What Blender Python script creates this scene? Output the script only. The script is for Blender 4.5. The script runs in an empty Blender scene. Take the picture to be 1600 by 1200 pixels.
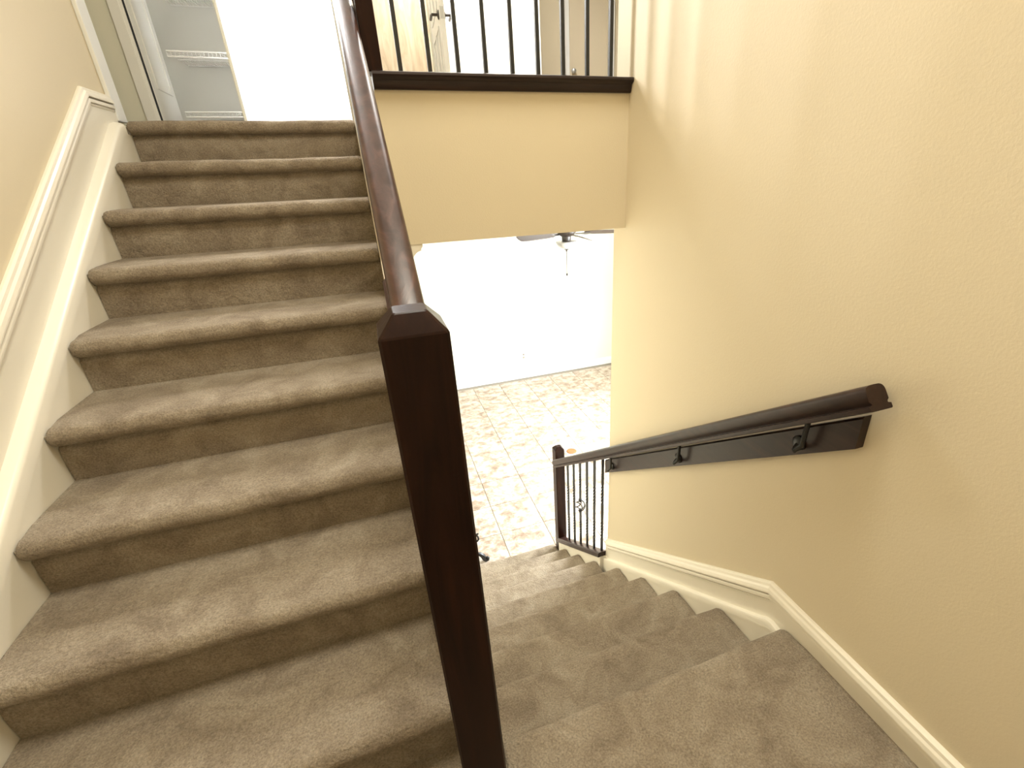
import bpy, bmesh, math, random
from mathutils import Vector, Matrix
random.seed(4)
S = bpy.context.scene
COL = S.collection

# ------------------------------------------------------------------ camera
YAW, PITCH, ROLL, FPX = 0.3280, -0.4287, -0.0412, 731.78
fwd = Vector((math.sin(YAW)*math.cos(PITCH), math.cos(YAW)*math.cos(PITCH), math.sin(PITCH)))
rt0 = Vector((math.cos(YAW), -math.sin(YAW), 0)); up0 = rt0.cross(fwd)
rt = rt0*math.cos(ROLL) + up0*math.sin(ROLL); up = -rt0*math.sin(ROLL) + up0*math.cos(ROLL)
cd = bpy.data.cameras.new('camera'); cam = bpy.data.objects.new('camera', cd); COL.objects.link(cam)
M = Matrix((rt, up, -fwd)).transposed().to_4x4(); M.translation = Vector((0.1167, -0.8113, 1.3219))
cam.matrix_world = M
cd.sensor_fit = 'HORIZONTAL'; cd.sensor_width = 36; cd.lens = FPX/1600*36
cd.shift_x = (800-856.0)/1600; cd.shift_y = (608.94-600)/1600; cd.clip_start = 0.02
S.camera = cam

# ------------------------------------------------------------------ light
S.view_settings.view_transform = 'Standard'; S.view_settings.look = 'None'
S.view_settings.gamma = 1; S.view_settings.exposure = 0.0; S.view_settings.use_curve_mapping = False
w = bpy.data.worlds.new('world'); S.world = w; w.use_nodes = True
w.node_tree.nodes['Background'].inputs[0].default_value = (1, 1, 1, 1)
w.node_tree.nodes['Background'].inputs[1].default_value = 0.3

def area(name, loc, target, sx, sy, power, col=(1, 1, 1), spread=180):
    l = bpy.data.lights.new(name, 'AREA'); l.shape = 'RECTANGLE'; l.size = sx; l.size_y = sy
    l.energy = power; l.color = col; l.spread = math.radians(spread)
    o = bpy.data.objects.new(name, l); COL.objects.link(o); o.location = loc
    o.rotation_euler = (Vector(target)-Vector(loc)).to_track_quat('-Z', 'Y').to_euler()
    return o
area('lower_window_light', (3.70, 2.45, 0.0), (0, 2.1, -1.0), 2.3, 2.0, 690, (0.88, 0.95, 1.0))
area('lower_room_fill', (2.4, 4.9, 1.25), (2.4, 5.1, -1), 1.4, 1.0, 38, (1.0, 0.97, 0.90))  # added fill, no fixture here; whitens the far wall of the tiled room
area('upper_window_light', (-0.14, 2.58, 2.50), (1.05, 0.7, 1.75), 0.26, 1.3, 52, (1.0, 0.99, 0.97), 130)
area('upper_hall_fill', (1.4, 3.4, 4.12), (1.4, 3.7, 1.6), 0.8, 0.5, 105, (1.0, 0.98, 0.95), 130)  # added unseen lamp that brightens the walls behind the balcony
area('bathroom_fill', (0.75, 4.6, 4.12), (0.75, 4.7, 1.6), 0.4, 0.4, 45, (1.0, 0.95, 0.88))  # extra lamp put in to lift the dim stone wall
area('stairwell_ceiling_light', (0.55, 0.0, 4.15), (0.60, 0.0, 0), 0.9, 0.8, 61, (0.97, 0.94, 0.81), 140)

# ------------------------------------------------------------------ numbers
H = 0.18; DU = 0.2747; DD = 0.2621; YU = -0.0769; YL = -0.0676
XL = -0.8566; XR = 1.106; XW = 1.136; XLW = -0.905
YK = 1.067; ZK0 = 1.106; YW = 1.1714
ZTOP = 9*H; ZBOT = -9*H; ZCEIL = 4.2; YBACK = -1.3
XC0, XC1 = 0.126, 0.200           # wall between the two flights
SU = H/DU; SD = H/DD
def znu(y): return H + SU*(y-YU)      # nosing line of the flight up
def znd(y): return -SD*(y-YL)         # nosing line of the flight down

# ------------------------------------------------------------------ materials
def mat(name, col, rough=0.6, spec=0.5):
    m = bpy.data.materials.new(name); m.use_nodes = True
    b = m.node_tree.nodes['Principled BSDF']
    b.inputs['Base Color'].default_value = (*col, 1); b.inputs['Roughness'].default_value = rough
    b.inputs['Specular IOR Level'].default_value = spec
    return m, m.node_tree, b
def coords(nt, scale=(1, 1, 1), kind='Object'):
    tc = nt.nodes.new('ShaderNodeTexCoord'); mp = nt.nodes.new('ShaderNodeMapping')
    mp.inputs['Scale'].default_value = scale
    nt.links.new(tc.outputs[kind], mp.inputs['Vector']); return mp.outputs[0]
def noise(nt, vec, scale, detail=4, rough=0.55, dist=0.0):
    n = nt.nodes.new('ShaderNodeTexNoise'); n.inputs['Scale'].default_value = scale
    n.inputs['Detail'].default_value = detail; n.inputs['Roughness'].default_value = rough
    n.inputs['Distortion'].default_value = dist
    nt.links.new(vec, n.inputs['Vector']); return n.outputs['Fac']
def ramp(nt, fac, stops):
    r = nt.nodes.new('ShaderNodeValToRGB'); e = r.color_ramp.elements
    while len(e) < len(stops): e.new(0.5)
    for q, (p, c) in zip(e, stops): q.position = p; q.color = (*c, 1)
    nt.links.new(fac, r.inputs[0]); return r.outputs[0]
def bump(nt, b, fac, strength, dist=0.01):
    n = nt.nodes.new('ShaderNodeBump'); n.inputs['Strength'].default_value = strength
    n.inputs['Distance'].default_value = dist
    nt.links.new(fac, n.inputs['Height']); nt.links.new(n.outputs[0], b.inputs['Normal'])
def mathn(nt, op, a, bb):
    n = nt.nodes.new('ShaderNodeMath'); n.operation = op
    for i, v in enumerate((a, bb)):
        if isinstance(v, (int, float)): n.inputs[i].default_value = v
        else: nt.links.new(v, n.inputs[i])
    return n.outputs[0]
def mul(nt, a, bcol, fac=1.0):
    n = nt.nodes.new('ShaderNodeMixRGB'); n.blend_type = 'MULTIPLY'; n.inputs[0].default_value = fac
    nt.links.new(a, n.inputs[1]); nt.links.new(bcol, n.inputs[2]); return n.outputs[0]

def paint(name, col, rough=0.55):
    m, nt, b = mat(name, col, rough, 0.35)
    v = coords(nt)
    bump(nt, b, noise(nt, v, 180, 3), 0.12, 0.004)
    return m
WALL = paint('wall_paint_beige', (0.70, 0.61, 0.445))
HEAD = WALL
WHITEWALL = paint('wall_paint_pale', (0.80, 0.78, 0.66))
CEIL = paint('ceiling_paint', (0.85, 0.84, 0.80), 0.8)
TRIM = mat('trim_cream', (0.84, 0.79, 0.68), 0.32, 0.5)[0]
WHITE = mat('white_gloss_paint', (0.84, 0.84, 0.82), 0.35, 0.5)[0]
CLOSET = paint('closet_paint', (0.74, 0.74, 0.70))
IRON = mat('black_iron', (0.012, 0.012, 0.012), 0.42, 0.5)[0]
STEEL = mat('satin_nickel', (0.45, 0.45, 0.44), 0.35, 0.5)[0]; STEEL.node_tree.nodes['Principled BSDF'].inputs['Metallic'].default_value = 0.8
WIRE = mat('white_wire', (0.85, 0.86, 0.84), 0.4)[0]
OPAL = mat('opal_glass', (0.42, 0.41, 0.40), 0.3)[0]
BRONZE = mat('dark_bronze', (0.035, 0.025, 0.02), 0.4)[0]
BLADE = mat('walnut_blade', (0.055, 0.036, 0.026), 0.6)[0]
TAN = mat('tan_disc', (0.24, 0.12, 0.05), 0.6, 0.2)[0]
GROUT = mat('grout', (0.28, 0.25, 0.21), 0.9)[0]
DOORBEIGE = paint('door_beige', (0.66, 0.57, 0.42))
DARK = mat('gap_shade', (0.02, 0.022, 0.03), 0.8)[0]  # near-black colour painted as the shade inside the door gap

PANE = mat('daylit_glass', (0.8, 0.8, 0.8), 0.2)[0]
_b = PANE.node_tree.nodes['Principled BSDF']; _b.inputs['Emission Color'].default_value = (1, 1, 0.98, 1); _b.inputs['Emission Strength'].default_value = 2.0

def make_wood(name, c0, c1, c2, axis, spec=0.3):
    m, nt, b = mat(name, c1, 0.3, spec)
    sc = [26, 26, 26]; sc[axis] = 2.0
    v = coords(nt, sc)
    f = noise(nt, v, 1.0, 6, 0.62, 1.2)
    col = ramp(nt, f, [(0.28, c0), (0.52, c1), (0.78, c2)])
    nt.links.new(col, b.inputs['Base Color'])
    r = nt.nodes.new('ShaderNodeMapRange'); r.inputs[3].default_value = 0.22; r.inputs[4].default_value = 0.42
    nt.links.new(f, r.inputs[0]); nt.links.new(r.outputs[0], b.inputs['Roughness'])
    bump(nt, b, f, 0.15, 0.003)
    return m
WOODZ = make_wood('dark_wood_upright', (0.008, 0.0025, 0.0015), (0.018, 0.006, 0.003), (0.035, 0.012, 0.006), 2, 0.12)
WOODY = make_wood('dark_wood_rail', (0.022, 0.009, 0.006), (0.050, 0.020, 0.013), (0.105, 0.045, 0.030), 1, 0.5)
WOODX = make_wood('dark_wood_cap', (0.012, 0.007, 0.006), (0.022, 0.012, 0.010), (0.04, 0.022, 0.018), 0)
WOODS = make_wood('dark_wood_wall_rail', (0.012, 0.006, 0.005), (0.024, 0.011, 0.008), (0.045, 0.022, 0.016), 1)

def make_carpet():
    m, nt, b = mat('beige_carpet', (0.3, 0.25, 0.19), 1.0, 0.05)
    v = coords(nt)
    big = ramp(nt, noise(nt, v, 7.5, 5, 0.6, 0.8), [(0.32, (0.238, 0.19, 0.139)), (0.52, (0.32, 0.264, 0.197)), (0.72, (0.395, 0.337, 0.260))])
    fine = noise(nt, v, 190, 3, 0.75)
    fc = ramp(nt, fine, [(0.28, (0.60, 0.585, 0.57)), (0.72, (1.28, 1.28, 1.28))])
    nt.links.new(mul(nt, big, fc), b.inputs['Base Color'])
    mid = noise(nt, v, 48, 4, 0.65)
    hh = mathn(nt, 'ADD', mathn(nt, 'MULTIPLY', fine, 0.6), mathn(nt, 'MULTIPLY', mid, 1.3))
    bump(nt, b, hh, 0.85, 0.010)
    if 'Sheen Weight' in b.inputs:
        b.inputs['Sheen Weight'].default_value = 0.05; b.inputs['Sheen Roughness'].default_value = 0.6
    return m
CARPET = make_carpet()

def make_tile():
    m, nt, b = mat('travertine_tile', (0.7, 0.6, 0.5), 0.28, 0.5)
    v = coords(nt, (1, 1.15, 1))
    info = nt.nodes.new('ShaderNodeObjectInfo')
    a = nt.nodes.new('ShaderNodeVectorMath'); a.operation = 'ADD'
    nt.links.new(v, a.inputs[0])
    s = mathn(nt, 'MULTIPLY', info.outputs['Random'], 37.0)
    cmb = nt.nodes.new('ShaderNodeCombineXYZ'); nt.links.new(s, cmb.inputs[0]); nt.links.new(s, cmb.inputs[2])
    nt.links.new(cmb.outputs[0], a.inputs[1])
    f = noise(nt, a.outputs[0], 9.0, 9, 0.72, 0.25)
    c = ramp(nt, f, [(0.34, (0.20, 0.135, 0.095)), (0.46, (0.34, 0.26, 0.20)), (0.55, (0.50, 0.43, 0.36)), (0.75, (0.62, 0.57, 0.50))])
    nt.links.new(c, b.inputs['Base Color'])
    return m
TILE = make_tile()

def make_stone():
    m, nt, b = mat('mottled_stone', (0.6, 0.5, 0.4), 0.35, 0.5)
    v = coords(nt, (5, 5, 1.0))
    f = noise(nt, v, 2.2, 7, 0.65, 1.0)
    c = ramp(nt, f, [(0.3, (0.55, 0.41, 0.29)), (0.5, (0.74, 0.62, 0.48)), (0.7, (0.86, 0.80, 0.70))])
    nt.links.new(c, b.inputs['Base Color']); return m
STONE = make_stone()

# ------------------------------------------------------------------ mesh helpers
def link(name, verts, faces, material, parent=None, smooth=False, bevel=0.0, autosmooth=None):
    me = bpy.data.meshes.new(name); me.from_pydata([tuple(v) for v in verts], [], faces); me.update()
    bm = bmesh.new(); bm.from_mesh(me); bmesh.ops.recalc_face_normals(bm, faces=bm.faces[:])
    if bevel > 0:
        bmesh.ops.bevel(bm, geom=[e for e in bm.edges if e.calc_face_angle(0) > 0.5], offset=bevel, segments=2, profile=0.6, affect='EDGES', clamp_overlap=True)
    if smooth:
        ang = autosmooth or 0.7
        for f in bm.faces: f.smooth = True
        for e in bm.edges: e.smooth = e.calc_face_angle(0) < ang
    bm.to_mesh(me); bm.free()
    me.materials.append(material)
    o = bpy.data.objects.new(name, me); COL.objects.link(o)
    if parent: o.parent = parent
    return o
def thing(name, label, cat, group=None, loc=(0, 0, 0)):
    o = bpy.data.objects.new(name, None); COL.objects.link(o); o.location = loc
    o.empty_display_size = 0.05
    o['label'] = label; o['category'] = cat
    if group: o['group'] = group
    return o
def tag(o, label, cat, group=None):
    o['label'] = label; o['category'] = cat
    if group: o['group'] = group
    return o
def struct(o, label=None):
    o['kind'] = 'structure'
    if label: o['label'] = label
    return o
def boxvf(x0, x1, y0, y1, z0, z1):
    v = [(x, y, z) for x in (x0, x1) for y in (y0, y1) for z in (z0, z1)]
    f = [(0, 1, 3, 2), (4, 6, 7, 5), (0, 4, 5, 1), (2, 3, 7, 6), (0, 2, 6, 4), (1, 5, 7, 3)]
    return v, f
def box(name, x0, x1, y0, y1, z0, z1, m, parent=None, bevel=0.0):
    v, f = boxvf(x0, x1, y0, y1, z0, z1); return link(name, v, f, m, parent, bevel=bevel)
def merge(parts):
    V, F = [], []
    for v, f in parts:
        n = len(V); V += list(v); F += [tuple(i+n for i in q) for q in f]
    return V, F
def prism_x(poly, x0, x1):
    """closed polygon of (y,z) extruded along x"""
    n = len(poly); v = [(x0, y, z) for y, z in poly]+[(x1, y, z) for y, z in poly]
    f = [tuple(range(n)), tuple(range(2*n-1, n-1, -1))]+[(i, (i+1) % n, n+(i+1) % n, n+i) for i in range(n)]
    return v, f
def prism_y(poly, y0, y1):
    n = len(poly); v = [(x, y0, z) for x, z in poly]+[(x, y1, z) for x, z in poly]
    f = [tuple(range(n)), tuple(range(2*n-1, n-1, -1))]+[(i, (i+1) % n, n+(i+1) % n, n+i) for i in range(n)]
    return v, f
def sweep(path, prof, plumb=False):
    """path: list of (y,z); prof: closed list of (x, n), n measured square to the path (upwards)"""
    P = [Vector((a, b)) for a, b in path]; n = len(prof); V = []; F = []
    for i, p in enumerate(P):
        d0 = (P[i]-P[i-1]).normalized() if i > 0 else None
        d1 = (P[i+1]-P[i]).normalized() if i < len(P)-1 else None
        def nm(d):
            q = Vector((-d.y, d.x)); return q if q.y > 0 else -q
        if d0 is None or d1 is None:
            d = d1 or d0; q = nm(d)
            if plumb: m = Vector((0, 1))/max(0.2, q.y)
            else: m = q
        else:
            a, b = nm(d0), nm(d1); m = (a+b).normalized(); m = m/max(0.3, m.dot(a))
        for (x, k) in prof: V.append((x, p.x+m.x*k, p.y+m.y*k))
    for i in range(len(P)-1):
        for j in range(n):
            F.append((i*n+j, i*n+(j+1) % n, (i+1)*n+(j+1) % n, (i+1)*n+j))
    F.append(tuple(range(n))); F.append(tuple(range(len(V)-1, len(V)-1-n, -1)))
    return V, F
def tube(pts, r, seg=8):
    P = [Vector(p) for p in pts]; V = []; F = []
    t0 = (P[1]-P[0]).normalized(); u = t0.orthogonal().normalized()
    for i, p in enumerate(P):
        t = ((P[min(i+1, len(P)-1)])-(P[max(i-1, 0)])).normalized()
        u = (u-t*u.dot(t)).normalized(); w2 = t.cross(u)
        rr = r[i] if isinstance(r, (list, tuple)) else r
        for k in range(seg):
            a = 2*math.pi*k/seg; V.append(p+(u*math.cos(a)+w2*math.sin(a))*rr)
    for i in range(len(P)-1):
        for k in range(seg):
            F.append((i*seg+k, i*seg+(k+1) % seg, (i+1)*seg+(k+1) % seg, (i+1)*seg+k))
    F.append(tuple(range(seg))); F.append(tuple(range(len(V)-1, len(V)-1-seg, -1)))
    return V, F
def lathe(prof, cx, cy, seg=20):
    V = []; F = []
    for r, z in prof:
        for k in range(seg):
            a = 2*math.pi*k/seg; V.append((cx+r*math.cos(a), cy+r*math.sin(a), z))
    for i in range(len(prof)-1):
        for k in range(seg):
            F.append((i*seg+k, i*seg+(k+1) % seg, (i+1)*seg+(k+1) % seg, (i+1)*seg+k))
    F.append(tuple(range(seg))); F.append(tuple(range(len(V)-1, len(V)-1-seg, -1)))
    return V, F

# ------------------------------------------------------------------ room shell
def wall_yz(name, poly, x0, x1, m): return struct(link(name, *prism_x(poly, x0, x1), m))
# right wall beside the flight down, full height, ends at YW
struct(box('wall_right', XW, XW+0.115, YBACK-0.1, YW, ZBOT, ZCEIL, WALL), 'beige painted stairwell wall carrying the dark handrail')
struct(box('wall_left', XLW-0.115, XLW, YBACK-0.1, 2.262, ZBOT, ZCEIL, WALL), 'beige painted wall beside the carpeted steps going up')
struct(box('wall_back', XLW, XW, YBACK-0.1, YBACK, ZBOT, ZCEIL, WALL))
struct(box('wall_header', XC1, XW, YK, YK+0.10, ZK0, 1.597, HEAD), 'yellow beige wall face under the balcony railing')
# wall between the flights: steps up with the flight, then meets the upper floor
struct(link('wall_center', *prism_x([(-0.05, ZBOT), (2.2, ZBOT), (2.2, ZTOP-0.02), (YK+0.1, ZTOP-0.02), (YK+0.1, znu(YK+0.1)+0.05), (-0.05, znu(-0.05)+0.05)], XC0, XC1), WALL))
# ceiling above everything upstairs
struct(box('ceiling', -1.75, 4.6, YBACK-0.1, 6.1, ZCEIL, ZCEIL+0.1, CEIL))
# upper hall floor (its underside is the ceiling of the room below)
struct(link('floor_upper_hall', *merge([boxvf(XC1+0.001, 4.6, YK+0.10, 6.1, 1.30, ZTOP-0.004)]), CARPET), 'carpeted upper hall floor behind the balcony railing')
struct(box('floor_stair_head', -1.75, XC1, 2.405, 3.6, 1.42, ZTOP, CARPET))
struct(box('floor_landing', XLW, XC1, YBACK, -0.045, -0.14, 0.0, CARPET), 'carpeted half landing between the two flights')

# lower room
YF = 5.88
struct(box('wall_far', -1.1, 4.6, YF, YF+0.1, ZBOT, 1.30, WHITEWALL), 'bright cream wall of the tiled room')
struct(box('wall_lower_side', 3.8, 3.9, 1.0, YF, ZBOT, 1.30, WHITEWALL))
struct(box('wall_lower_left', -1.1, -1.0, 2.2, YF, ZBOT, 1.42, WHITEWALL))
struct(box('wall_under_stair', -1.0, XC0, 2.2, 2.3, ZBOT, 1.42, WHITEWALL))
struct(box('wall_lower_near', XW+0.115, 4.6, 1.0, 1.1, ZBOT, 1.30, WHITEWALL))
struct(link('baseboard_far', *prism_x([(YF, ZBOT), (YF-0.016, ZBOT), (YF-0.016, ZBOT+0.085), (YF-0.010, ZBOT+0.10), (YF-0.006, ZBOT+0.115), (YF, ZBOT+0.118)], -1.0, 3.8), WHITE), 'white baseboard of the tiled room')
# the window of the tiled room
def window(name, x, face, y0, y1, z0, z1):
    t = 0.05
    fr = merge([boxvf(min(x, x+face*0.06), max(x, x+face*0.06), *q) for q in ((y0-t, y0, z0-t, z1+t), (y1, y1+t, z0-t, z1+t), (y0, y1, z0-t, z0), (y0, y1, z1, z1+t))])
    o = struct(link(name, *fr, WHITE)); return o
window('window_1', 3.8, -1, 1.3, 3.6, -1.0, 1.0)

# tiled floor, every tile a piece of its own
fl = struct(box('floor', -1.1, 4.6, 1.0, YF+0.1, ZBOT-0.08, ZBOT-0.006, GROUT), 'mottled cream stone tile floor of the room below')
T = 0.41; g = 0.0025
tv, tf = boxvf(-T/2+g, T/2-g, -T/2+g, T/2-g, -0.010, 0.0)
t0 = link('tile', tv, tf, TILE, fl, bevel=0.0015)
first = True
for i in range(-2, 10):
    for j in range(-3, 9):
        x = 0.74+T*(i+0.5); y = 2.505+T*(j+0.5)
        if x < -0.6 or x > 3.75 or y > YF-0.1 or y < 1.25: continue
        o = t0 if first else t0.copy()
        if not first: COL.objects.link(o); o.parent = fl
        first = False
        o.location = (x, y, ZBOT+random.uniform(-0.0006, 0.0006))

# ------------------------------------------------------------------ carpeted steps
def step_profile(d, riser, back):
    """nose at y=0 looking towards -y, top z=0"""
    R = 0.029; pr = [(d+back, 0.0), (d*0.6, 0.0012), (0.09, 0.0005), (R+0.012, 0.0)]
    for k in range(11):
        a = math.pi/2+math.pi*k/10
        pr.append((R+R*math.cos(a), -R+R*math.sin(a)))
    pr += [(R+0.012, -2*R-0.0005), (R+0.013, -2*R-0.006), (R+0.004, -2*R-0.016), (R+0.002, -riser*0.7), (R+0.004, -riser-0.004), (d+back, -riser-0.004)]
    return pr
def step_mesh(x0, x1, yn, zt, d, riser, sign, back=0.035, seed=0):
    pr = step_profile(d, riser, back); n = len(pr); V = []; F = []
    xs = [x0, x0+0.004, x0+0.013]+[x0+0.013+(x1-x0-0.026)*k/26 for k in range(1, 26)]+[x1-0.013, x1-0.004, x1]
    shr = [0.010, 0.0045, 0.0]+[0]*25+[0.0, 0.0045, 0.010]
    rnd = random.Random(seed); ph = [rnd.uniform(0, 6) for _ in range(4)]
    for x, s in zip(xs, shr):
        wob = 0.0016*math.sin(x*11+ph[0])+0.0011*math.sin(x*27+ph[1])
        wz = 0.0014*math.sin(x*9+ph[2])+0.0009*math.sin(x*31+ph[3])
        for k, (a, b) in enumerate(pr):
            yy, zz = a, b
            if 3 <= k <= 13: yy += wob + s*0.9; zz += wz*(1 if k < 9 else .6) - (s*0.8 if k < 8 else -s*0.5)
            V.append((x, yn+sign*yy, zt+zz))
    for i in range(len(xs)-1):
        for j in range(n):
            F.append((i*n+j, i*n+(j+1) % n, (i+1)*n+(j+1) % n, (i+1)*n+j))
    F.append(tuple(range(n))); F.append(tuple(range(len(V)-1, len(V)-1-n, -1)))
    return V, F
up_fl = thing('stair_flight', 'flight of beige carpeted steps rising from the landing to the bright upper hall', 'stairs')
for k in range(1, 10):
    y = YU+(k-1)*DU
    link('carpeted_step', *step_mesh(XL+0.001, XC0-0.001, y, k*H, DU if k < 9 else 0.24, H, 1, seed=k), CARPET, up_fl, smooth=True, autosmooth=1.0)
dn_fl = thing('stair_flight', 'flight of beige carpeted steps descending from the landing to the tile floor', 'stairs')
for k in range(0, 9):
    y = YL+k*DD
    xr = (XW-0.0115 if k == 0 else XR) if y < YW+0.02 else 1.084
    d = DD if k > 0 else 0.30
    o = link('carpeted_step', *step_mesh(XC1+0.001, xr-0.001, y, -k*H, d, H, -1, seed=20+k), CARPET, dn_fl, smooth=True, autosmooth=1.0)
struct(box('floor_landing_side', XC1+0.0005, XW-0.0125, YBACK, YL-0.30-0.034, -0.14, 0.0, CARPET))

# ------------------------------------------------------------------ skirting along both stair walls
def moulding_prof(xw, s, o=0.0):
    """profile on a wall face xw, s = direction into the room; n from the top edge downwards"""
    q = [(0, 0), (0.008, 0), (0.014, -0.004), (0.016, -0.012), (0.021, -0.018), (0.024, -0.028), (0.024, -0.033), (0.004, -0.0345), (0.004, -0.0385),
         (0.019, -0.0395), (0.021, -0.046), (0.021, -0.053), (0.006, -0.0545), (0.006, -0.0575), (0.0155, -0.0585), (0.0155, -0.063), (0.0115, -0.066), (0, -0.066)]
    return [(xw+s*a, b) for a, b in q]
# right side
rt_top = [(YBACK, 0.106), (0.030, 0.106), (YW, znd(YW)+0.158)]
rt_top[1] = (YL+(0.158-0.106)/SD, 0.106)
br = struct(link('baseboard_right', *prism_x([(YBACK, -0.15), (YW, znd(YW)-0.45), (YW, znd(YW)+0.120), (rt_top[1][0], 0.062), (YBACK, 0.062)], XW-0.012, XW-0.0005), TRIM), 'cream skirting board following the landing and the flight down')
link('moulding', *sweep(rt_top, moulding_prof(XW-0.0005, -1)), TRIM, br)
# thick stringer with a rounded ledge
path = [(YL+0.028, -0.13), (YL+0.030, -0.02), (YL+0.045, -0.012), (YL+0.09, -0.045), (YW, znd(YW)+0.012)]
st_prof = [(XR, -0.03), (XR, -0.008), (XR+0.003, -0.002), (XR+0.009, 0.0), (XW-0.012, 0.0), (XW-0.012, -0.03)]
pts = [(YL-0.02, -0.03), (YL+0.035, -0.022), (YL+0.058, -0.03), (YL+0.085, -0.052), (YW, znd(YW)+0.012)]
link('ledge', *sweep(pts, st_prof, plumb=True), TRIM, br, smooth=True)
low = [(y, z-0.02) for y, z in pts]
link('stringer', *prism_x(low+[(YW, znd(YW)-0.5), (YL-0.02, -0.3)], XR+0.0008, XW-0.0125), TRIM, br)
# left side
zt0 = 1.722
def zla(y): return znu(y)+0.230
yb = YU+(zt0-0.230-H)/SU
lf_top = [(-0.40, 0.106), (YU+(0.106-0.230-H)/SU, 0.106), (yb, zt0), (2.165, zt0)]
bl = struct(link('baseboard_left', *prism_x([(YBACK, -0.1), (-0.05, -0.1), (2.165, 1.5), (2.165, zt0-0.044), (yb, zt0-0.044), (lf_top[1][0], 0.062), (YBACK, 0.062)], XLW+0.0005, XLW+0.012), TRIM), 'cream skirting board following the flight up')
lf_top[0] = (YBACK, 0.106)
link('moulding', *sweep(lf_top, moulding_prof(XLW+0.0005, 1)), TRIM, bl)
lp = [(YU-0.08, znu(YU-0.08)+0.047), (2.06, znu(2.06)+0.047-0.03), (2.12, ZTOP-0.01)]
lpr = [(XLW+0.012, -0.05), (XL, -0.05), (XL, -0.014), (XL-0.004, -0.006), (XL-0.012, -0.001), (XLW+0.012, 0.004)]
link('ledge', *sweep(lp, lpr, plumb=True), TRIM, bl, smooth=True)
low = [(y, z-0.045) for y, z in lp]
link('stringer', *prism_x(low+[(2.40, 1.55), (2.40, 1.3), (YU, -0.12), (YU-0.08, -0.12)], XLW+0.0125, XL-0.0008), TRIM, bl)

# ------------------------------------------------------------------ rails
def rail_prof(cx, wdt, hgt, lip=1.10):
    """mushroom rail: rounded top, groove, wider bottom lip; n=0 is the top"""
    r = wdt/2; pr = []
    for k in range(13):
        a = math.pi*k/12; ca, sa = math.cos(a), math.sin(a)
        pr.append((cx+r*math.copysign(abs(ca)**0.55, ca), -hgt*0.36+hgt*0.36*abs(sa)**0.75))
    L = [(-r, -hgt*0.62), (-r*0.80, -hgt*0.70), (-r*0.80, -hgt*0.76), (-r*lip, -hgt*0.80), (-r*lip, -hgt*0.97), (-r*lip*0.9, -hgt)]
    pr += [(cx+a, b) for a, b in L]+[(cx-a, b) for a, b in reversed(L)]
    return pr
def square_bar(cx, cy, z0, z1, s, twists=(), seg=1):
    """square iron bar, twisted over the given (z0,z1,turns) ranges"""
    zs = [z0, z1]
    for a, b, n in twists: zs += [a+(b-a)*k/(n*8) for k in range(n*8+1)]
    zs = sorted(set(zs)); V = []; F = []
    for z in zs:
        ang = 0
        for a, b, n in twists: ang += max(0, min(1, (z-a)/(b-a)))*n*math.pi
        for k in range(4):
            q = ang+math.pi/4+k*math.pi/2; V.append((cx+s*0.7071*math.cos(q), cy+s*0.7071*math.sin(q), z))
    for i in range(len(zs)-1):
        for k in range(4): F.append((i*4+k, i*4+(k+1) % 4, (i+1)*4+(k+1) % 4, (i+1)*4+k))
    F.append((0, 1, 2, 3)); n = len(V); F.append((n-1, n-2, n-3, n-4))
    return V, F
def basket(cx, cy, z, hgt, r):
    parts = []
    for k in range(4):
        pts = []
        for i in range(15):
            t = i/14; a = k*math.pi/2+t*math.pi*1.1; rr = 0.004+r*math.sin(math.pi*t)**0.8
            pts.append((cx+rr*math.cos(a), cy+rr*math.sin(a), z-hgt/2+hgt*t))
        parts.append(tube(pts, 0.0036, 6))
    for zz in (z-hgt/2, z+hgt/2): parts.append(lathe([(0.006, zz-0.014), (0.012, zz-0.008), (0.012, zz+0.008), (0.006, zz+0.014)], cx, cy, 10))
    return merge(parts)
def newel_vf(cx, cy, s, z0, zs, ztop, inset):
    r = s/2; c = 0.004
    def ring(q, z, ch): return [(cx+a, cy+b, z) for a, b in ((-q+ch, -q), (q-ch, -q), (q, -q+ch), (q, q-ch), (q-ch, q), (-q+ch, q), (-q, q-ch), (-q, -q+ch))]
    return ring, r, c
def half_newel(parent, x0, x1, y0, y1, z0, z1):
    p = box('newel_post', x0, x1, y0, y1, z0, z1, WOODZ, parent, bevel=0.003)
    q = 0.014; V = [(x0, y0, z1), (x1, y0, z1), (x1, y1, z1), (x0, y1, z1), (x0+q, y0+q, z1+0.025), (x1-q, y0+q, z1+0.025), (x1-q, y1-q, z1+0.025), (x0+q, y1-q, z1+0.025)]
    link('cap', V, [(0, 1, 2, 3), (4, 5, 6, 7), (0, 1, 5, 4), (1, 2, 6, 5), (2, 3, 7, 6), (3, 0, 4, 7)], WOODZ, p)
def newel(parent, cx, cy, s, z0, zs, ztop, inset, m=None):
    m = m or WOODZ
    ring, r, c = newel_vf(cx, cy, s, z0, zs, ztop, inset)
    def loft(rings):
        V = [p for q in rings for p in q]; F = []
        for i in range(len(rings)-1):
            for k in range(8): F.append((i*8+k, i*8+(k+1) % 8, (i+1)*8+(k+1) % 8, (i+1)*8+k))
        F.append(tuple(range(8))); F.append(tuple(range(len(V)-1, len(V)-9, -1))); return V, F
    p = link('newel_post', *loft([ring(r, z0, c), ring(r, zs, c)]), m, parent)
    link('cap', *loft([ring(r, zs, c), ring(r-0.0015, zs+0.003, c), ring(r-inset, ztop-0.0015, 0.003), ring(r-inset-0.002, ztop, 0.003)]), m, p)
    return p

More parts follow.
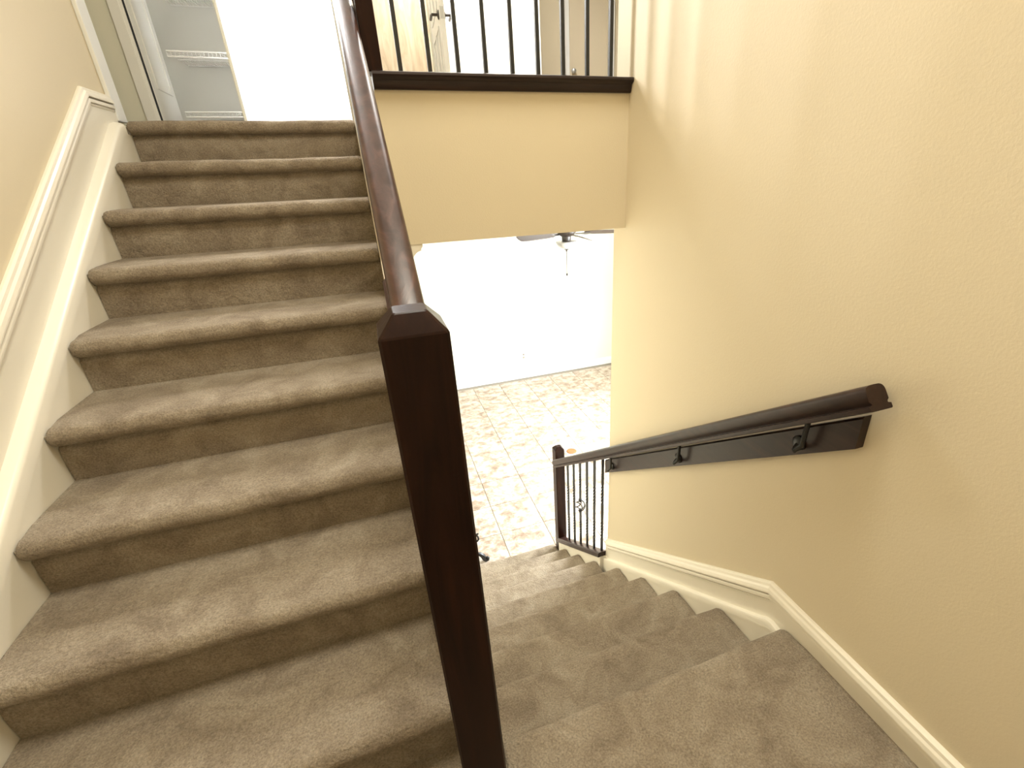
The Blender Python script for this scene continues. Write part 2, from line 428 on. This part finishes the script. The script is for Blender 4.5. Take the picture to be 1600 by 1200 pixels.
# centre balustrade beside the flight up
cb = thing('stair_balustrade', 'dark brown wooden newel post and sloping handrail between the two flights', 'railing')
newel(cb, 0.1437, -0.171, 0.09, 0.0, 1.141, 1.169, 0.022)
RX = 0.153; RZ0 = 1.10
link('handrail', *sweep([(-0.127, RZ0+SU*-0.127), (2.36, RZ0+SU*2.36)], rail_prof(RX, 0.060, 0.060, 1.0), plumb=True), WOODY, cb, smooth=True, autosmooth=0.9)
link('shoe_rail', *sweep([(-0.045, znu(-0.045)+0.052), (YK-0.02, znu(YK-0.02)+0.052)], [(RX-0.035, 0), (RX+0.035, 0), (RX+0.035, 0.016), (RX+0.025, 0.024), (RX-0.025, 0.024), (RX-0.035, 0.016)], plumb=True), WOODY, cb)
k = 0; y = 0.05
while y < 1.02:
    z0 = znu(y)+0.076; z1 = RZ0+SU*y-0.058
    link('baluster', *square_bar(RX, y, z0, z1, 0.0135, ((z0+0.2, z0+0.36, 3), (z0+0.48, z0+0.64, 3))), IRON, cb)
    y += 0.1079; k += 1
newel(cb, 0.200, 2.405, 0.09, ZTOP, 2.72, 2.75, 0.022)

# balcony balustrade
bb = thing('balcony_balustrade', 'black iron baluster row on a dark wood cap above the yellow wall', 'railing')
cap_prof = [(YK+0.10, 1.597), (YK-0.012, 1.597), (YK-0.016, 1.602), (YK-0.019, 1.614), (YK-0.020, 1.622), (YK-0.026, 1.626), (YK-0.034, 1.630), (YK-0.037, 1.636), (YK-0.035, 1.643), (YK-0.028, 1.646), (YK+0.10, 1.646)]
link('cap_rail', *prism_x(cap_prof, XC1+0.0005, XW-0.001), WOODX, bb, smooth=True)
half_newel(bb, 0.1855, 0.237, YK-0.01, YK+0.08, 1.646, 2.62)
for i in range(9):
    link('baluster', *square_bar(0.2982+0.0976*i, YK+0.05, 1.646, 2.485, 0.0135, ((1.98, 2.12, 3), (2.22, 2.36, 3))), IRON, bb)
hp = rail_prof(0, 0.058, 0.06)
link('handrail', *prism_x([(YK+0.05+a, 2.545+b) for a, b in hp], 0.2375, XW-0.001), WOODX, bb, smooth=True, autosmooth=0.9)

# wall handrail that runs down to the bottom post
wr = thing('stair_handrail', 'dark wood handrail on wall brackets running down to a post with iron balusters', 'railing')
XB = 1.094
def zrail(y): return 0.766-0.692*y
ends = (-0.170, 1.920)
link('rail', *sweep([(ends[0], zrail(ends[0])), (ends[1], zrail(ends[1]))], rail_prof(XB-0.012, 0.058, 0.058, 1.12)), WOODS, wr, smooth=True, autosmooth=0.9)
def zbd(y): return 0.777-0.689*(y+0.145)
link('backing_board', *sweep([(-0.150, zbd(-0.150)), (YW, zbd(YW))], [(XW-0.026, -0.066), (XW-0.026, 0.001), (XW-0.022, 0.006), (XW-0.0005, 0.006), (XW-0.0005, -0.066)], plumb=True), WOODS, wr)
for y in (0.0, 0.52, 1.085):
    zb = zbd(y)-0.042; zr = zrail(y-0.035)-0.074
    b = link('bracket', *merge([tube([(XW-0.030, y, zb), (XW-0.045, y-0.004, zb-0.012), (XW-0.058, y-0.016, zb-0.008), (XB-0.008, y-0.028, zb+0.012), (XB-0.012, y-0.035, zr+0.004), (XB-0.012, y-0.035, zr+0.012)], 0.0065, 8)]), IRON, wr, smooth=True)
    ros = lathe([(0.020, 0), (0.021, 0.004), (0.015, 0.008), (0.008, 0.011)], 0, 0, 14)
    rv = [(XW-0.0262-pz, y+px, zb+py) for px, py, pz in ros[0]]
    link('rosette', rv, ros[1], IRON, b, smooth=True)
    sv = [Vector(q) for q in boxvf(-0.011, 0.011, -0.028, 0.028, 0, 0.004)[0]]
    link('saddle', [(XB-0.012+q.x, y-0.035+q.y, zr+0.008+q.z-0.692*q.y) for q in sv], boxvf(0, 1, 0, 1, 0, 1)[1], IRON, b)
def znd2(y): return znd(y)+0.062
XBB = 1.108
link('shoe_rail', *sweep([(YW+0.001, znd2(YW)), (1.9205, znd2(1.9205))], [(XBB-0.034, -0.030), (XBB-0.036, -0.026), (XBB-0.034, -0.006), (XBB-0.024, 0.0), (XBB+0.024, 0.0), (XBB+0.034, -0.006), (XBB+0.036, -0.026), (XBB+0.034, -0.030)], plumb=True), WOODS, wr)
for i in range(6):
    y = 1.200+0.1095*i; z0 = znd2(y)-0.006; z1 = zrail(y)-0.066; L = z1-z0
    if i == 3:
        zc = z0+L*0.5
        o = link('baluster', *merge([square_bar(XBB+0.002, y, z0, zc-0.05, 0.0125, ((z0+0.09, z0+0.21, 3),)), square_bar(XBB+0.002, y, zc+0.05, z1, 0.0125, ((z1-0.20, z1-0.08, 3),))]), IRON, wr)
        link('basket', *basket(XBB+0.002, y, zc, 0.085, 0.030), IRON, o, smooth=True)
    else:
        link('baluster', *square_bar(XBB+0.002, y, z0, z1, 0.0125, ((z0+0.10, z0+0.24, 3), (z0+0.36, z0+0.50, 3))), IRON, wr)
newel(wr, 1.1205, 1.957, 0.071, ZBOT, -0.500, -0.478, 0.018)
# curb below the iron balusters
struct(link('trim_1', *prism_x([(YW+0.001, znd(YW)+0.030), (1.9205, znd(1.9205)+0.030), (1.9205, ZBOT), (YW+0.001, ZBOT)], 1.085, 1.150), TRIM), 'cream painted stair curb under the lower iron balusters')
# moulding at the foot of the header
struct(link('trim_2', *prism_y([(XC1, ZK0), (0.284, ZK0), (0.284, ZK0-0.012), (0.277, ZK0-0.015), (0.277, ZK0-0.024), (0.264, ZK0-0.027), (0.252, ZK0-0.036), (0.243, ZK0-0.048), (0.238, ZK0-0.064), (XC1, ZK0-0.064)], YK+0.002, 2.0), TRIM), 'small cream crown moulding at the foot of the yellow wall')

# ------------------------------------------------------------------ ceiling fan in the tiled room
FX, FY, FZ = 2.13, 4.25, 0.70
fan = thing('ceiling_fan', 'brown bladed ceiling fan with white bowl light and pull chain', 'ceiling fan', None, (FX, FY, 0))
def loc(v): return [(a, b, c) for a, b, c in v]
link('downrod', *lathe([(0.05, 1.295), (0.06, 1.27), (0.03, 1.23), (0.012, 1.22), (0.012, 0.84)], 0, 0, 14), BRONZE, fan, smooth=True)
link('motor_housing', *lathe([(0.03, 0.86), (0.09, 0.84), (0.115, 0.80), (0.115, 0.75), (0.09, 0.715), (0.055, 0.70), (0.05, 0.655), (0.06, 0.645)], 0, 0, 20), BRONZE, fan, smooth=True)
bowl = link('bowl_shade', *lathe([(0.115, 0.648), (0.120, 0.640), (0.112, 0.615), (0.088, 0.588), (0.055, 0.571), (0.02, 0.565)], 0, 0, 24), OPAL, fan, smooth=True)
link('finial', *lathe([(0.03, 0.567), (0.028, 0.560), (0.012, 0.553), (0.010, 0.540), (0.003, 0.532)], 0, 0, 12), BRONZE, bowl, smooth=True)
ch = link('pull_chain', *tube([(0, 0, 0.535), (0, 0, 0.29)], 0.004, 6), BRONZE, fan)
link('knob', *lathe([(0.003, 0.295), (0.011, 0.288), (0.013, 0.278), (0.008, 0.268), (0.002, 0.264)], 0, 0, 10), BRONZE, ch, smooth=True)
for k in range(5):
    a = math.radians(196+72*k); ca, sa = math.cos(a), math.sin(a); tilt = math.radians(-20)
    outl = [(0.20, -0.050), (0.28, -0.062), (0.50, -0.070), (0.60, -0.066), (0.63, -0.045), (0.635, 0.0), (0.63, 0.045), (0.60, 0.066), (0.50, 0.070), (0.28, 0.062), (0.20, 0.050)]
    V = []
    for zz in (0.0, 0.008):
        for r, t in outl:
            V.append((r*ca-t*math.cos(tilt)*sa, r*sa+t*math.cos(tilt)*ca, FZ+0.03+t*math.sin(tilt)+zz))
    n = len(outl)
    F = [tuple(range(n)), tuple(range(2*n-1, n-1, -1))]+[(i, (i+1) % n, n+(i+1) % n, n+i) for i in range(n)]
    bd = link('blade', V, F, BLADE, fan)
    iv = []
    for zz in (-0.006, -0.001):
        for r, t in [(0.10, -0.018), (0.16, -0.016), (0.21, -0.04), (0.26, -0.03), (0.28, 0), (0.26, 0.03), (0.21, 0.04), (0.16, 0.016), (0.10, 0.018)]:
            iv.append((r*ca-t*sa, r*sa+t*ca, FZ+0.028+t*math.sin(tilt)+zz))
    n = 9
    link('blade_iron', iv, [tuple(range(n)), tuple(range(2*n-1, n-1, -1))]+[(i, (i+1) % n, n+(i+1) % n, n+i) for i in range(n)], BRONZE, bd)

# ------------------------------------------------------------------ small things in the tiled room
ol = thing('wall_outlet', 'small cream power outlet low on the bright far wall', 'outlet', None, (2.012, YF, -1.248))
link('plate', *boxvf(-0.035, 0.035, -0.006, -0.0005, -0.057, 0.057), TRIM, ol, bevel=0.002)
for dz in (-0.024, 0.024):
    link('socket', *boxvf(-0.016, 0.016, -0.0085, -0.006, dz-0.015, dz+0.015), GROUT, ol, bevel=0.001)
fd = link('floor_outlet_cover', *lathe([(0.058, ZBOT+0.0008), (0.058, ZBOT+0.004), (0.052, ZBOT+0.007), (0.035, ZBOT+0.0075), (0.034, ZBOT+0.006), (0.002, ZBOT+0.006)], 1.859, 3.54, 24), TAN, smooth=True)
tag(fd, 'round tan metal disc set on the pale tile floor', 'floor outlet')
isx, isy = 0.47, 2.235
iron = thing('iron_scroll_stand', 'black wrought iron scroll piece on the tiles beyond the bottom step', 'iron stand', None, (isx, isy, ZBOT))
link('stem', *square_bar(0, 0, 0.03, 0.42, 0.014, ((0.08, 0.22, 3),)), IRON, iron)
for k in range(3):
    a = math.radians(-8+120*k); ca, sa = math.cos(a), math.sin(a)
    pts = [(r*ca, r*sa, z) for r, z in [(0.0, 0.09), (0.022, 0.085), (0.045, 0.060), (0.056, 0.028), (0.070, 0.010), (0.084, 0.014), (0.088, 0.030), (0.080, 0.040), (0.072, 0.034)]]
    link('scroll_foot', *tube(pts, [0.014, 0.017, 0.021, 0.020, 0.016, 0.014, 0.013, 0.011, 0.007], 8), IRON, iron, smooth=True)
for k in range(3):
    a = math.radians(10+120*k); ca, sa = math.cos(a), math.sin(a)
    pts = [(r*ca, r*sa, z) for r, z in [(0.0, 0.23), (0.016, 0.222), (0.028, 0.236), (0.026, 0.262), (0.018, 0.280), (0.022, 0.296), (0.030, 0.292)]]
    link('scroll', *tube(pts, 0.008, 8), IRON, iron, smooth=True)

# ------------------------------------------------------------------ upper hall
YH = 2.60
def panel_door(name, L, Hh, t, m, parent=None):
    """slab in local x (0..L), y (0..t), z (0..Hh)"""
    o = link(name, *boxvf(0, L, 0, t, 0, Hh), m, parent, bevel=0.002)
    cols = [(0.10*L/0.7+0.02, L*0.47), (L*0.53, L-0.10*L/0.7-0.02)] if L > 0.5 else [(L*0.18, L*0.82)]
    for x0, x1 in cols:
        for z0, z1 in ((0.10, 0.36), (0.41, 0.74), (0.79, 0.94)):
            z0 *= Hh; z1 *= Hh
            for yy, s in ((0, -1), (t, 1)):
                q = 0.016
                parts = []
                for a in ((x0, x1, z0, z0+q), (x0, x1, z1-q, z1), (x0, x0+q, z0+q, z1-q), (x1-q, x1, z0+q, z1-q)):
                    parts.append(boxvf(a[0], a[1], min(yy, yy+s*0.006), max(yy, yy+s*0.006), a[2], a[3]))
                link('panel_moulding', *merge(parts), m, o, bevel=0.002)
    return o
# far wall of the hall with the linen closet opening x -0.842..-0.453
DH = 1.93
parts = [boxvf(-1.75, -0.860, YH, YH+0.1, ZTOP, ZCEIL), boxvf(-0.453, -0.449, YH, YH+0.1, ZTOP, ZCEIL), boxvf(0.13, 0.25, YH, YH+0.1, ZTOP, ZCEIL), boxvf(-0.449, 0.13, YH, YH+0.1, 3.66, ZCEIL), boxvf(-0.860, -0.453, YH, YH+0.1, ZTOP+DH, ZCEIL)]
struct(link('wall_hall', *merge(parts), WHITEWALL), 'bright wall at the head of the stairs')
struct(box('wall_hall_return', 0.15, 0.25, YH+0.1, 4.0, ZTOP, ZCEIL, WHITEWALL))
struct(box('wall_hall_window', -1.75, -1.65, 2.262, YH, ZTOP-0.2, ZCEIL, WHITEWALL))
struct(box('wall_hall_side', -1.75, XLW-0.115, 2.20, 2.262, ZTOP-0.2, ZCEIL, WHITEWALL))
win = struct(link('window_2', *merge([boxvf(-0.449, -0.440, YH+0.01, YH+0.06, 1.621, 3.66), boxvf(0.118, 0.13, YH+0.01, YH+0.06, 1.621, 3.66), boxvf(-0.440, 0.118, YH+0.01, YH+0.06, 1.621, 1.634), boxvf(-0.440, 0.118, YH+0.01, YH+0.06, 3.645, 3.66)]), WHITE), 'tall daylight window at the head of the stairs')
link('pane', *boxvf(-0.440, 0.118, YH+0.03, YH+0.036, 1.634, 3.645), PANE, win)
# casing on the end of the left wall
struct(box('trim_3', XLW, XLW+0.018, 2.165, 2.262, ZTOP+0.002, ZTOP+2.1, WHITE, bevel=0.004), 'white casing board at the end of the stair wall')
# closet casing
struct(link('trim_4', *merge([boxvf(-0.905, -0.860, YH-0.016, YH-0.0005, ZTOP+0.001, ZTOP+DH+0.06), boxvf(-0.860, -0.846, YH-0.010, YH+0.1, ZTOP+0.001, ZTOP+DH)]), WHITE), 'white casing of the linen closet')
# closet interior
struct(link('wall_closet', *merge([boxvf(-1.05, -0.25, 3.25, 3.32, ZTOP, ZCEIL), boxvf(-1.05, -0.95, YH+0.1, 3.25, ZTOP, ZCEIL), boxvf(-0.30, -0.25, YH+0.1, 3.25, ZTOP, ZCEIL)]), CLOSET), 'grey painted linen closet interior')
struct(box('gap_shade_strip', -0.846, -0.8415, YH-0.004, YH+0.03, ZTOP+0.01, ZTOP+DH-0.02, DARK), 'dark strip painted as the shade between closet door and its jamb')  # solid strip; the shade of the gap is put into its colour
d1 = panel_door('door_1', 0.39, DH-0.02, 0.034, WHITE); struct(d1, 'open white panel door of the linen closet')
d1.location = (-0.838, YH+0.012, ZTOP+0.012); d1.rotation_euler = (0, 0, math.radians(91.5))
for zz in (0.2, 0.95, 1.7):
    link('hinge', *lathe([(0.007, zz), (0.007, zz+0.08)], -0.006, 0.036, 8), STEEL, d1)
def shelf(z, nm):
    s = thing('wire_shelf', nm, 'shelf', 'wire shelves in the linen closet', (0, 0, z))
    x0, x1, y0, y1 = -0.79, -0.302, 2.86, 3.245
    link('front_lip', *merge([tube([(x0, y0, 0), (x1, y0, 0)], 0.0045, 6), tube([(x0, y0, -0.026), (x1, y0, -0.026)], 0.0045, 6)]+[tube([(x0+0.02*i, y0, -0.026), (x0+0.02*i, y0, 0)], 0.0018, 5) for i in range(25)]), WIRE, s)
    link('back_rod', *tube([(x0, y1, 0), (x1, y1, 0)], 0.004, 6), WIRE, s)
    link('middle_rod', *tube([(x0, (y0+y1)/2, -0.004), (x1, (y0+y1)/2, -0.004)], 0.004, 6), WIRE, s)
    d = link('deck_wires', *merge([tube([(x0+0.0125*i, y0, 0.002), (x0+0.0125*i, y1, 0.002)], 0.0018, 5) for i in range(40)]), WIRE, s)
    d['kind'] = 'stuff'
shelf(1.735, 'white wire closet shelf lowest of three in view')
shelf(2.03, 'white wire closet shelf between the lowest and highest in view')
shelf(2.335, 'white wire closet shelf topmost of three in view')

# rooms seen between the balusters
YR = 4.0
struct(link('wall_hall_far', *merge([boxvf(0.25, 0.33, YR, YR+0.1, ZTOP, ZCEIL), boxvf(0.86, 1.80, YR, YR+0.1, ZTOP, ZCEIL), boxvf(0.33, 0.86, YR, YR+0.1, ZTOP+2.0, ZCEIL)]), WHITEWALL), 'white wall behind the balcony railing')
struct(box('wall_bath', 0.15, 1.30, 5.1, 5.2, ZTOP, ZCEIL, STONE), 'mottled brown stone wall seen through the open doorway')
struct(box('wall_bath_side', 1.30, 1.40, YR+0.1, 5.2, ZTOP, ZCEIL, WHITEWALL))
struct(box('trim_6', 0.86, 0.93, YR-0.016, YR-0.0005, ZTOP+0.001, ZTOP+2.06, WHITE), 'white casing right of the open door')
struct(box('trim_7', 1.765, 1.815, YR-0.016, YR+0.1, ZTOP+0.001, ZTOP+2.06, WHITE), 'white corner board on the hall wall')
d2 = panel_door('door_2', 0.72, 1.96, 0.036, WHITE); struct(d2, 'white panel door standing open into the upper hall')
d2.location = (0.862, YR-0.018, ZTOP+0.012); d2.rotation_euler = (0, 0, math.radians(-93.5))
link('latch_plate', *boxvf(0.7195, 0.7215, 0.004, 0.030, 0.72, 0.79), STEEL, d2)
for yy, s in ((0, -1), (0.036, 1)):
    lv = link('lever', *tube([(0.66, yy, 0.755), (0.66, yy+s*0.045, 0.755), (0.64, yy+s*0.05, 0.755), (0.55, yy+s*0.05, 0.752)], 0.009, 8), BRONZE, d2, smooth=True)
    ro = lathe([(0.028, 0), (0.028, 0.006), (0.012, 0.012)], 0, 0, 14)
    link('rosette', [(0.66+a, yy+s*c, 0.755+b) for a, b, c in ro[0]], ro[1], BRONZE, lv, smooth=True)
# beige wall and door further back
struct(box('wall_hall_end', 1.40, 4.6, 5.0, 5.1, ZTOP, ZCEIL, WALL), 'beige wall at the far end of the upper hall')
d3 = struct(box('door_3', 2.50, 2.96, 4.962, 4.998, ZTOP+0.012, ZTOP+1.95, DOORBEIGE, bevel=0.002), 'beige door at the far end of the upper hall')
link('knob', *lathe([(0.012, 0), (0.028, 0.02), (0.024, 0.04), (0.008, 0.048)], 0, 0, 12), STEEL, d3)
d3.children[0].rotation_euler = (math.radians(90), 0, 0); d3.children[0].location = (2.535, 4.962, ZTOP+0.75)
struct(box('trim_8', 2.455, 2.50, 4.975, 4.9995, ZTOP+0.001, ZTOP+2.0, WHITE), 'white casing beside the beige door')
struct(box('trim_9', 2.96, 3.05, 4.975, 4.9995, ZTOP+0.001, ZTOP+2.0, WHITE), 'white casing beside the beige door')
struct(box('wall_upper_side', 4.5, 4.6, 1.0, 5.0, ZTOP, ZCEIL, WHITEWALL))
struct(box('wall_upper_near', XW+0.115, 4.6, 1.0, 1.1, 1.30, ZCEIL, WHITEWALL))
